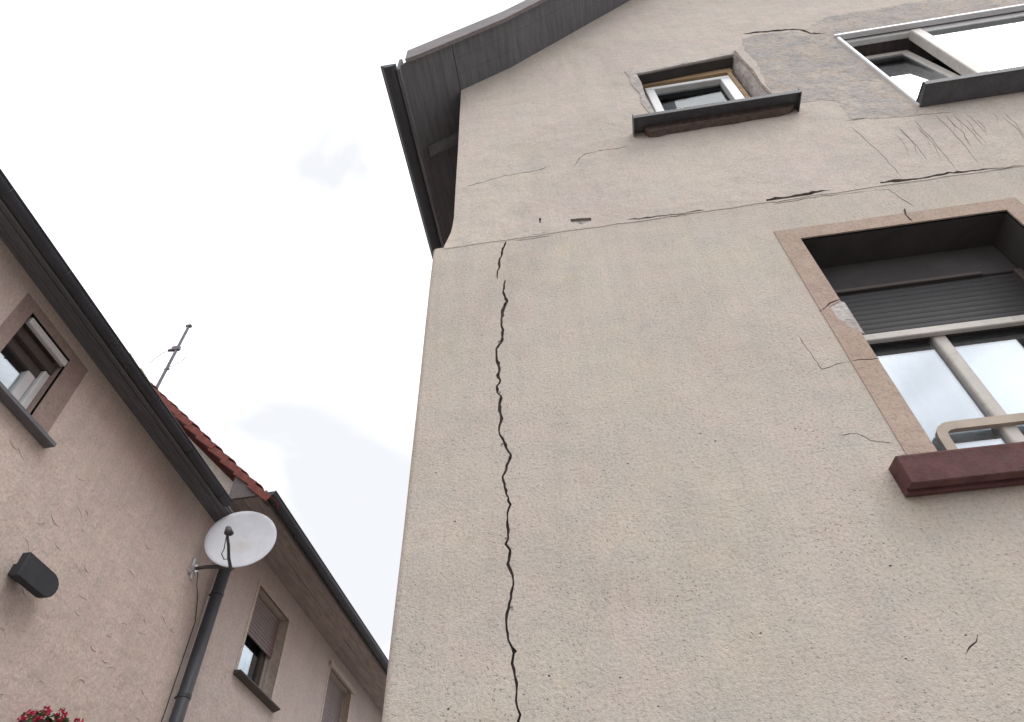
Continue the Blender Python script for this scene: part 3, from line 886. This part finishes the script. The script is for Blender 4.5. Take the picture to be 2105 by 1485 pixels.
obj('frame_jamb', box(BM(), -0.165, -0.09, 3.545, 3.612, 5.735, 6.298, 0.006), 'white_pvc', w1)
obj('sash_stile', box(BM(), -0.20, -0.13, 3.44, 3.535, 5.735, 6.198, 0.006), 'white_pvc', w1)
obj('frame_jamb', box(BM(), -0.165, -0.09, 3.042, 3.10, 5.735, 6.298, 0.006), 'white_pvc', w1)
obj('bottom_frame', box(BM(), -0.17, -0.10, 3.11, 3.535, 5.735, 5.80, 0.006), 'white_pvc', w1)
obj('pane', box(BM(), -0.175, -0.17, 3.10, 3.44, 5.80, 6.20), 'glass_bright', w1)
obj('room', sheet([(2.4, 5.4), (3.9, 5.4), (3.9, 6.8), (2.4, 6.8)], [], -1.2, 0.98, plane='yz'), 'dark_room', w1)
# eave
nroof = obj('roof', (lambda b: prism(b, [(0.27, 6.755), (0.27, 6.79), (-4.0, 9.9), (-8.3, 6.8), (-8.3, 6.755)], 'y', -4.3, 6.595))(BM()), 'dark_paint', nh)
for i in range(3):
    x0, x1 = 0.003 + i * 0.088, 0.085 + i * 0.088
    obj('soffit_board', box(BM(), x0, x1, -4.3, 6.59, 6.728 - 0.003 * (i % 2), 6.752), 'dark_paint', nroof)
obj('fascia', box(BM(), 0.268, 0.292, -4.3, 6.205, 6.66, 6.78, 0.003), 'dark_paint', nroof)
ng = obj('gutter', gutter_mesh(0.352, 6.70, 0.058, -4.3, 6.20), 'gutter_dark', nroof)
tube_o = obj('gutter_bead', tube(BM(), [(0.412, -4.3, 6.702), (0.412, 6.20, 6.702)], 0.009, 8), 'gutter_dark', nroof)
for s in [0.4 + 0.8 * i for i in range(8)]:
    b = BM()
    tube(b, [(0.352 + 0.061 * math.cos(a), s, 6.70 + 0.061 * math.sin(a)) for a in [math.pi + math.pi * k / 10 for k in range(11)]], 0.006, 6)
    obj('gutter_bracket', b, 'gutter_dark', nroof)
# downpipe at the joint of the two houses
dp = obj('downpipe', tube(BM(), [(0.10, 6.965, 7.036), (0.10, 6.965, 3.5), (0.10, 6.965, 0.0)], 0.072, 16), 'gutter_dark', nh, smooth=True)
for z in (5.95, 4.75, 3.2, 1.6):
    b = tube(BM(), [(0.10, 6.965, z - 0.02), (0.10, 6.965, z + 0.02)], 0.077, 16)
    box(b, 0.0, 0.06, 6.955, 6.975, z - 0.01, z + 0.01)
    obj('pipe_clip', b, 'gutter_dark', dp)

# ================================================================== the farther house (gable above the eave, second eave)
TH = 0.0253
fh_loc = Vector((math.cos(TH), -math.sin(TH), 0)) * -4.8
fh = thing('house', 'farther house with red verge tiles and a wide dark eave', 'house', fh_loc, -TH)
WX = -0.03
W2 = [(7.93, 5.50), (8.965, 5.50), (8.965, 6.70), (7.93, 6.70)]
W3 = [(10.70, 5.45), (11.75, 5.45), (11.75, 6.76), (10.70, 6.76)]
fwall = obj('wall', sheet([(6.6, 0.0), (17.0, 0.0), (17.0, 7.10), (6.6, 7.10)], [W2, W3], WX, -0.02, plane='yz'), 'render_back', fh)
# gable facing the street end, slope rising away from the eave
gz = lambda o: 7.44 - (o - 0.0) * 1.0
gp = [(WX - 0.001, 0.0), (WX - 0.001, gz(WX)), (-2.75, gz(-2.75)), (-5.5, gz(WX)), (-5.5, 0.0)]
obj('gable_wall', sheet(gp, [], 6.6, 0.02), 'render_pale', fh, 'pale gable wall showing above the near eave')
# roof: slab, verge tiles
zr = lambda o: 6.93 + (0.66 - o) * 0.985
froof = obj('roof', prism(BM(), [(0.50, zr(0.50) + 0.01), (-2.75, zr(-2.75) + 0.01), (-6.1, 6.98), (-6.1, 7.04), (-2.75, zr(-2.75) + 0.06), (0.50, zr(0.50) + 0.06)], 'y', 6.44, 17.0), 'tile_red', fh)
tl = 0.372
ang = math.atan(0.985)
def tile_bm(verge):
    b = BM()
    w, n = 0.24, 8
    for sgn in (0,):
        top_, bot_ = [], []
        for i in range(n + 1):
            u = i / n
            hgt = 0.030 * math.sin(u * 2 * math.pi) if not verge else 0.026 * math.sin(u * math.pi)
            top_.append((u * w, hgt + 0.012))
            bot_.append((u * w, hgt - 0.006))
        prism(b, top_ + bot_[::-1], 'x', 0.0, 0.43)
    if verge:
        box(b, 0.0, 0.43, -0.014, 0.004, -0.075, 0.016, 0.003)
    # tip the tile up along the slope: x becomes the run towards the ridge
    return b
def place_tiles(mesh_name, verge, s0, count, start):
    mesh = None
    for i in range(count):
        if mesh is None:
            o = obj('roof_tile', tile_bm(verge), 'tile_red', froof)
            mesh = o.data
        else:
            o = bpy.data.objects.new('roof_tile', mesh); col.objects.link(o); o.parent = froof
        dist = start + i * tl
        ox = 0.66 - dist * math.cos(ang)
        oz = 6.965 + dist * math.sin(ang)
        tilt_ = math.radians(5.5) + random.uniform(-0.012, 0.012)
        # local x -> up the slope (-x, +z); local y -> along the street; the foot of each tile rides on the one below
        ex = Vector((-math.cos(ang - tilt_), 0, math.sin(ang - tilt_)))
        ey = Vector((0, 1, 0))
        ez = ex.cross(ey)
        if ez.z < 0:
            ez = -ez
        R = Matrix((ex, ey, ez)).transposed().to_4x4()
        o.matrix_basis = Matrix.Translation((ox + random.uniform(-0.006, 0.006) + ez.x * 0.035, s0 + random.uniform(-0.006, 0.006), oz + ez.z * 0.035)) @ R
place_tiles('verge_tile', True, 6.40, 13, -0.05)
for c in range(3):
    place_tiles('pantile', False, 6.645 + 0.225 * c, 12, 0.32)
rt = BM()
for i in range(6):
    tube(rt, [(-2.75, 6.38 + i * 0.36, zr(-2.75) + 0.10), (-2.75, 6.76 + i * 0.36, zr(-2.75) + 0.085)], [0.12, 0.105], 12)
obj('ridge_tiles', rt, 'tile_moss', froof)
# verge board under the tiles
vb = hexa(BM(), [(0.60, 6.425, zr(0.60) - 0.03), (-2.75, 6.425, zr(-2.75) - 0.03), (-2.75, 6.597, zr(-2.75) - 0.03), (0.60, 6.597, zr(0.60) - 0.03),
                 (0.60, 6.425, zr(0.60) + 0.03), (-2.75, 6.425, zr(-2.75) + 0.03), (-2.75, 6.597, zr(-2.75) + 0.03), (0.60, 6.597, zr(0.60) + 0.03)])
obj('verge_board', vb, 'dark_brown', froof)
# boxed eave
for i in range(4):
    x0, x1 = WX + 0.003 + i * 0.155, WX + 0.152 + i * 0.155
    obj('soffit_board', box(BM(), x0, x1, 6.46, 17.0, 7.045 - 0.004 * (i % 2), 7.07), 'soffit_left', froof)
obj('fascia', box(BM(), 0.592, 0.62, 6.42, 17.0, 6.98, 7.10, 0.003), 'dark_brown', froof)
fg = obj('gutter', gutter_mesh(0.690, 7.045, 0.066, 6.40, 17.0), 'gutter_dark', froof)
obj('gutter_bead', tube(BM(), [(0.757, 6.40, 7.048), (0.757, 17.0, 7.048)], 0.010, 8), 'gutter_dark', froof)
obj('eave_end_board', prism(BM(), [(0.10, 7.035), (0.60, 7.035), (0.60, 7.05), (0.10, 7.47)], 'y', 6.42, 6.455), 'dark_brown', froof)

def far_window(hole, name, lab, slat_bottom, sill=True):
    s0, s1, z0, z1 = hole[0][0], hole[1][0], hole[0][1], hole[2][1]
    w = obj('window', sheet([(s0 - .002, z0 - .002), (s1 + .002, z0 - .002), (s1 + .002, z1 + .002), (s0 - .002, z1 + .002)], [hole], WX - 0.003, -0.28, plane='yz'), 'render_pale', fh, lab)
    bo = [(s0 - 0.06, z0), (s0, z0), (s0, z1), (s1, z1), (s1, z0), (s1 + 0.06, z0), (s1 + 0.06, z1 + 0.06), (s0 - 0.06, z1 + 0.06)]
    obj('surround', sheet(bo, [], WX + 0.006, -0.0065, plane='yz'), 'render_pale', w)
    obj('frame_jamb', box(BM(), WX - 0.23, WX - 0.17, s1 - 0.075, s1 - 0.002, z0 + 0.01, z1 - 0.01, 0.005), 'cream_frame', w)
    obj('frame_jamb', box(BM(), WX - 0.23, WX - 0.17, s0 + 0.002, s0 + 0.075, z0 + 0.01, z1 - 0.01, 0.005), 'cream_frame', w)
    obj('sash', box(box(BM(), WX - 0.25, WX - 0.19, s1 - 0.20, s1 - 0.078, z0 + 0.07, z1 - 0.08, 0.005), WX - 0.24, WX - 0.18, s0 + 0.076, s1 - 0.078, z0 + 0.01, z0 + 0.068, 0.005), 'frame_brown', w)
    obj('pane', box(BM(), WX - 0.225, WX - 0.220, s0 + 0.076, s1 - 0.20, z0 + 0.07, z1 - 0.01), 'glass_blue', w)
    obj('shutter_guide', box(BM(), WX - 0.165, WX - 0.12, s1 - 0.03, s1 - 0.002, z0 + 0.01, z1 - 0.004, 0.003), 'cream_frame', w)
    zz = slat_bottom
    mesh = None
    while zz < z1 - 0.03:
        if mesh is None:
            b = BM()
            pr = [(WX - 0.122 - 0.008 * abs(1 - 2 * k / 6) ** 2, 0.045 * k / 6) for k in range(7)]
            prism(b, pr + [(WX - 0.145, 0.045), (WX - 0.145, 0.0)], 'y', s0 + 0.012, s1 - 0.032)
            o = obj('shutter_slat', b, 'slat_mauve', w)
            mesh = o.data
        else:
            o = bpy.data.objects.new('shutter_slat', mesh); col.objects.link(o); o.parent = w
        o.location = (0, 0, zz)
        zz += 0.050
    if sill:
        b = BM()
        prism(b, [(WX + 0.10, z0 - 0.03), (WX + 0.006, z0 - 0.06), (WX + 0.006, z0 - 0.012), (WX - 0.17, z0 + 0.004), (WX - 0.17, z0 + 0.012), (WX + 0.10, z0 - 0.015)], 'y', s0 - 0.07, s1 + 0.14)
        obj('sill', b, 'frame_brown', w)
    obj('room', sheet([(s0 - .2, z0 - .2), (s1 + .2, z0 - .2), (s1 + .2, z1 + .1), (s0 - .2, z1 + .1)], [], WX - 1.2, 0.92, plane='yz'), 'dark_room', w)
far_window(W2, 'w2', 'window with a mauve roller shutter partly down', 6.13)
far_window(W3, 'w3', 'window close under the far eave with its shutter down', 5.52, sill=True)
obj('lintel', box(BM(), WX + 0.001, WX + 0.05, 10.62, 11.85, 6.765, 6.835, 0.006), 'render_pale', fh)

# ================================================================== satellite dish on the near house
nL, tL = Vector((math.cos(TH), -math.sin(TH), 0)), Vector((math.sin(TH), math.cos(TH), 0))
P = lambda o, s, z: nL * (o - 4.8) + tL * s + Vector((0, 0, z))
base = Vector((-4.63, 6.475, 6.008))
dish = thing('satellite_dish', 'white satellite dish on a wall arm beside the dark downpipe', 'satellite dish', base)
C0 = P(0.5, 6.37, 6.37)
az, el = math.radians(-70.3), math.radians(8)
Nn = (nL * math.cos(az) * math.cos(el) + tL * math.sin(az) * math.cos(el) + Vector((0, 0, math.sin(el)))).normalized()
Uu = Nn.cross(Vector((0, 0, 1))).normalized()
Ww = Uu.cross(Nn)
bm = BM()
RX, RY = 0.397, 0.43
rings = [[bm.verts.new((0, 0, -0.068))]]
NS = 48
for k in range(1, 11):
    q = k / 10
    rings.append([bm.verts.new((RX * q * math.cos(2 * math.pi * i / NS), RY * q * math.sin(2 * math.pi * i / NS), -0.068 * (1 - q * q))) for i in range(NS)])
lip = [bm.verts.new((RX * 1.012 * math.cos(2 * math.pi * i / NS), RY * 1.012 * math.sin(2 * math.pi * i / NS), -0.002)) for i in range(NS)]
lip2 = [bm.verts.new((RX * 1.010 * math.cos(2 * math.pi * i / NS), RY * 1.010 * math.sin(2 * math.pi * i / NS), -0.014)) for i in range(NS)]
back = [bm.verts.new((0.97 * RX * math.cos(2 * math.pi * i / NS), 0.97 * RY * math.sin(2 * math.pi * i / NS), -0.020)) for i in range(NS)]
back2 = [bm.verts.new((0.5 * RX * math.cos(2 * math.pi * i / NS), 0.5 * RY * math.sin(2 * math.pi * i / NS), -0.066)) for i in range(NS)]
for i in range(NS):
    bm.faces.new((rings[0][0], rings[1][i], rings[1][(i + 1) % NS]))
seq = rings[1:] + [lip, lip2, back, back2]
for a, b in zip(seq, seq[1:]):
    for i in range(NS):
        bm.faces.new((a[i], b[i], b[(i + 1) % NS], a[(i + 1) % NS]))
bm.faces.new(back2)
refl = obj('reflector', bm, 'dish_white', dish, smooth=True)
refl.matrix_basis = Matrix.Translation(C0 - base) @ Matrix((Uu, Ww, Nn)).transposed().to_4x4()
L = lambda v: v - base
foot = C0 - Ww * 0.425 - Nn * 0.01
lnb = C0 + Nn * 0.42 - Ww * 0.28 + Uu * 0.045
arm = [foot - Nn * 0.05, foot + Nn * 0.02 - Ww * 0.01, foot + Nn * 0.16 - Ww * 0.0 + Uu * 0.012, foot + Nn * 0.30 + Ww * 0.05 + Uu * 0.02, lnb - Nn * 0.03 - Ww * 0.03]
obj('feed_arm', tube(BM(), [L(p) for p in arm], [0.020, 0.020, 0.018, 0.017, 0.016], 10), 'arm_grey', dish, smooth=True)
hb = tube(BM(), [L(lnb - Ww * 0.05 + Nn * 0.02), L(lnb + Ww * 0.03 + Nn * 0.02)], [0.030, 0.034], 12)
tube(hb, [L(lnb + Ww * 0.02 + Nn * 0.03), L(lnb + Ww * 0.02 - Nn * 0.06 - Uu * 0.02)], [0.028, 0.036], 12)
obj('receiver_head', hb, 'arm_grey', dish, smooth=True)
cbl = [lnb - Ww * 0.05, foot + Nn * 0.30 + Uu * 0.055, foot + Nn * 0.22 + Uu * 0.085 - Ww * 0.005, foot + Nn * 0.15 + Uu * 0.06 - Ww * 0.02, foot + Nn * 0.14 + Uu * 0.015]
obj('cable', tube(BM(), [L(p) for p in cbl], 0.006, 6), 'arm_grey', dish, smooth=True)
obj('cable', tube(BM(), [(0.02, 0.0, 0.02), (0.06, 0.05, -0.04), (0.03, 0.14, -0.12), (0.012, 0.26, -0.20), (0.010, 0.38, -0.45), (0.010, 0.385, -2.0), (0.010, 0.385, -5.0)], 0.006, 6), 'arm_grey', dish, smooth=True)
# wall arm: plate, tube, upright
w0 = Vector((-4.63, 6.475, 6.008))
elbow = C0 - Ww * 0.36 - Nn * 0.11
obj('wall_arm', tube(BM(), [L(w0), L(w0 + Vector((0.18, -0.01, 0.0))), L(Vector((elbow.x - 0.03, elbow.y, w0.z + 0.01))), L(elbow), L(C0 - Nn * 0.10)], 0.022, 10), 'arm_grey', dish, smooth=True)
pb = BM()
for dz, ds in ((0.115, -0.03), (-0.115, 0.03), (0.05, 0.07), (-0.07, -0.07)):
    tube(pb, [(0.006, 0, 0), (0.010, ds, dz)], [0.034, 0.018], 8)
tube(pb, [(0.0, 0, 0), (0.05, 0, 0)], 0.045, 14)
obj('wall_plate', pb, 'alu', dish)
obj('mount_plate', box(BM(), -0.05, 0.05, -0.02, 0.02, -0.08, 0.08, 0.004), 'arm_grey', dish).matrix_basis = Matrix.Translation(L(C0 - Nn * 0.115)) @ Matrix((Uu, Nn, Ww)).transposed().to_4x4()

# ================================================================== aerial on the far roof
ab = P(-2.22, 6.8, 9.80)
ant = thing('roof_aerial', 'thin aerial mast with a drooping cable loop on the far roof', 'aerial', ab)
obj('mast', tube(BM(), [(0, 0, -0.3), (0, 0, 1.82)], 0.026, 8), 'mast_steel', ant)
obj('amplifier', box(box(BM(), -0.10, 0.05, -0.03, 0.03, 1.12, 1.22, 0.006), -0.16, -0.09, -0.02, 0.02, 1.12, 1.17, 0.004), 'mast_steel', ant)
obj('mast_cap', box(BM(), -0.05, 0.05, -0.03, 0.03, 1.78, 1.83, 0.004), 'mast_steel', ant)
obj('clamp', tube(BM(), [(-0.03, 0, 0.62), (0.05, 0, 0.62)], 0.022, 6), 'mast_steel', ant)

obj('cable', tube(BM(), [(-0.12, 0, 1.15), (-0.24, 0, 1.10), (-0.36, 0.02, 1.0), (-0.42, 0.02, 0.88)], 0.006, 5), 'mast_steel', ant)
obj('cable', tube(BM(), [(0.03, 0, 1.14), (0.20, 0, 1.06), (0.26, 0.02, 0.94), (0.18, 0.02, 0.78), (0.02, 0, 0.66)], 0.006, 5), 'mast_steel', ant)

# ================================================================== dark rounded fixture and flower box on the near house wall
fx = thing('wall_fixture', 'dark rounded fixture on the left house wall below its window', 'wall fixture', (-4.63, 4.3, 4.67))
pr = [(-0.12, 0.105), (0.22, 0.105), (0.27, 0.09), (0.305, 0.06), (0.32, 0.02), (0.315, -0.02), (0.295, -0.06), (0.26, -0.09), (0.21, -0.105), (-0.12, -0.105)]
bm = prism(BM(), pr, 'x', 0.09, 0.165)
bmesh.ops.bevel(bm, geom=[e for e in bm.edges], offset=0.006, segments=1, affect='EDGES')
obj('hood', bm, 'fixture_black', fx)
obj('bracket', box(BM(), 0.0, 0.092, -0.06, 0.06, -0.05, 0.05, 0.004), 'fixture_black', fx)

fb = thing('flower_box', 'box of red flowers low on the left house wall', 'flower box', (-4.63, 5.30, 3.65))
bm = BM()
hexa(bm, [(0.03, -0.25, 0), (0.19, -0.25, 0), (0.19, 0.25, 0), (0.03, 0.25, 0), (0.02, -0.27, 0.16), (0.22, -0.27, 0.16), (0.22, 0.27, 0.16), (0.02, 0.27, 0.16)])
obj('trough', bm, 'frame_brown', fb)
obj('bracket', box(box(BM(), 0.0, 0.20, -0.21, -0.19, -0.02, -0.002), 0.0, 0.20, 0.19, 0.21, -0.02, -0.002), 'gutter_dark', fb)
lb, fl = BM(), BM()
def petal(b, c, r):
    d = Vector((random.gauss(0, 1), random.gauss(0, 1), random.gauss(0, 1))).normalized()
    u = d.orthogonal().normalized(); v = d.cross(u)
    b.faces.new([b.verts.new(c + u * r), b.verts.new(c + v * r * 0.8 + d * r * 0.3), b.verts.new(c - u * r), b.verts.new(c - v * r * 0.8 + d * r * 0.3)])
for k in range(200):
    petal(lb, Vector((random.uniform(0.02, 0.27), random.uniform(-0.28, 0.28), random.uniform(0.13, 0.22))), random.uniform(0.018, 0.035))
for k in range(60):
    c = Vector((random.uniform(0.04, 0.29), random.uniform(-0.29, 0.29), random.uniform(0.15, 0.26)))
    for j in range(16):
        d = Vector((random.gauss(0, 1), random.gauss(0, 1), random.gauss(0, 1))).normalized()
        petal(fl, c + d * random.uniform(0.008, 0.026), random.uniform(0.009, 0.015))
obj('leaves', lb, 'leaf', fb, kind='stuff')
obj('blossoms', fl, 'blossom', fb, kind='stuff')
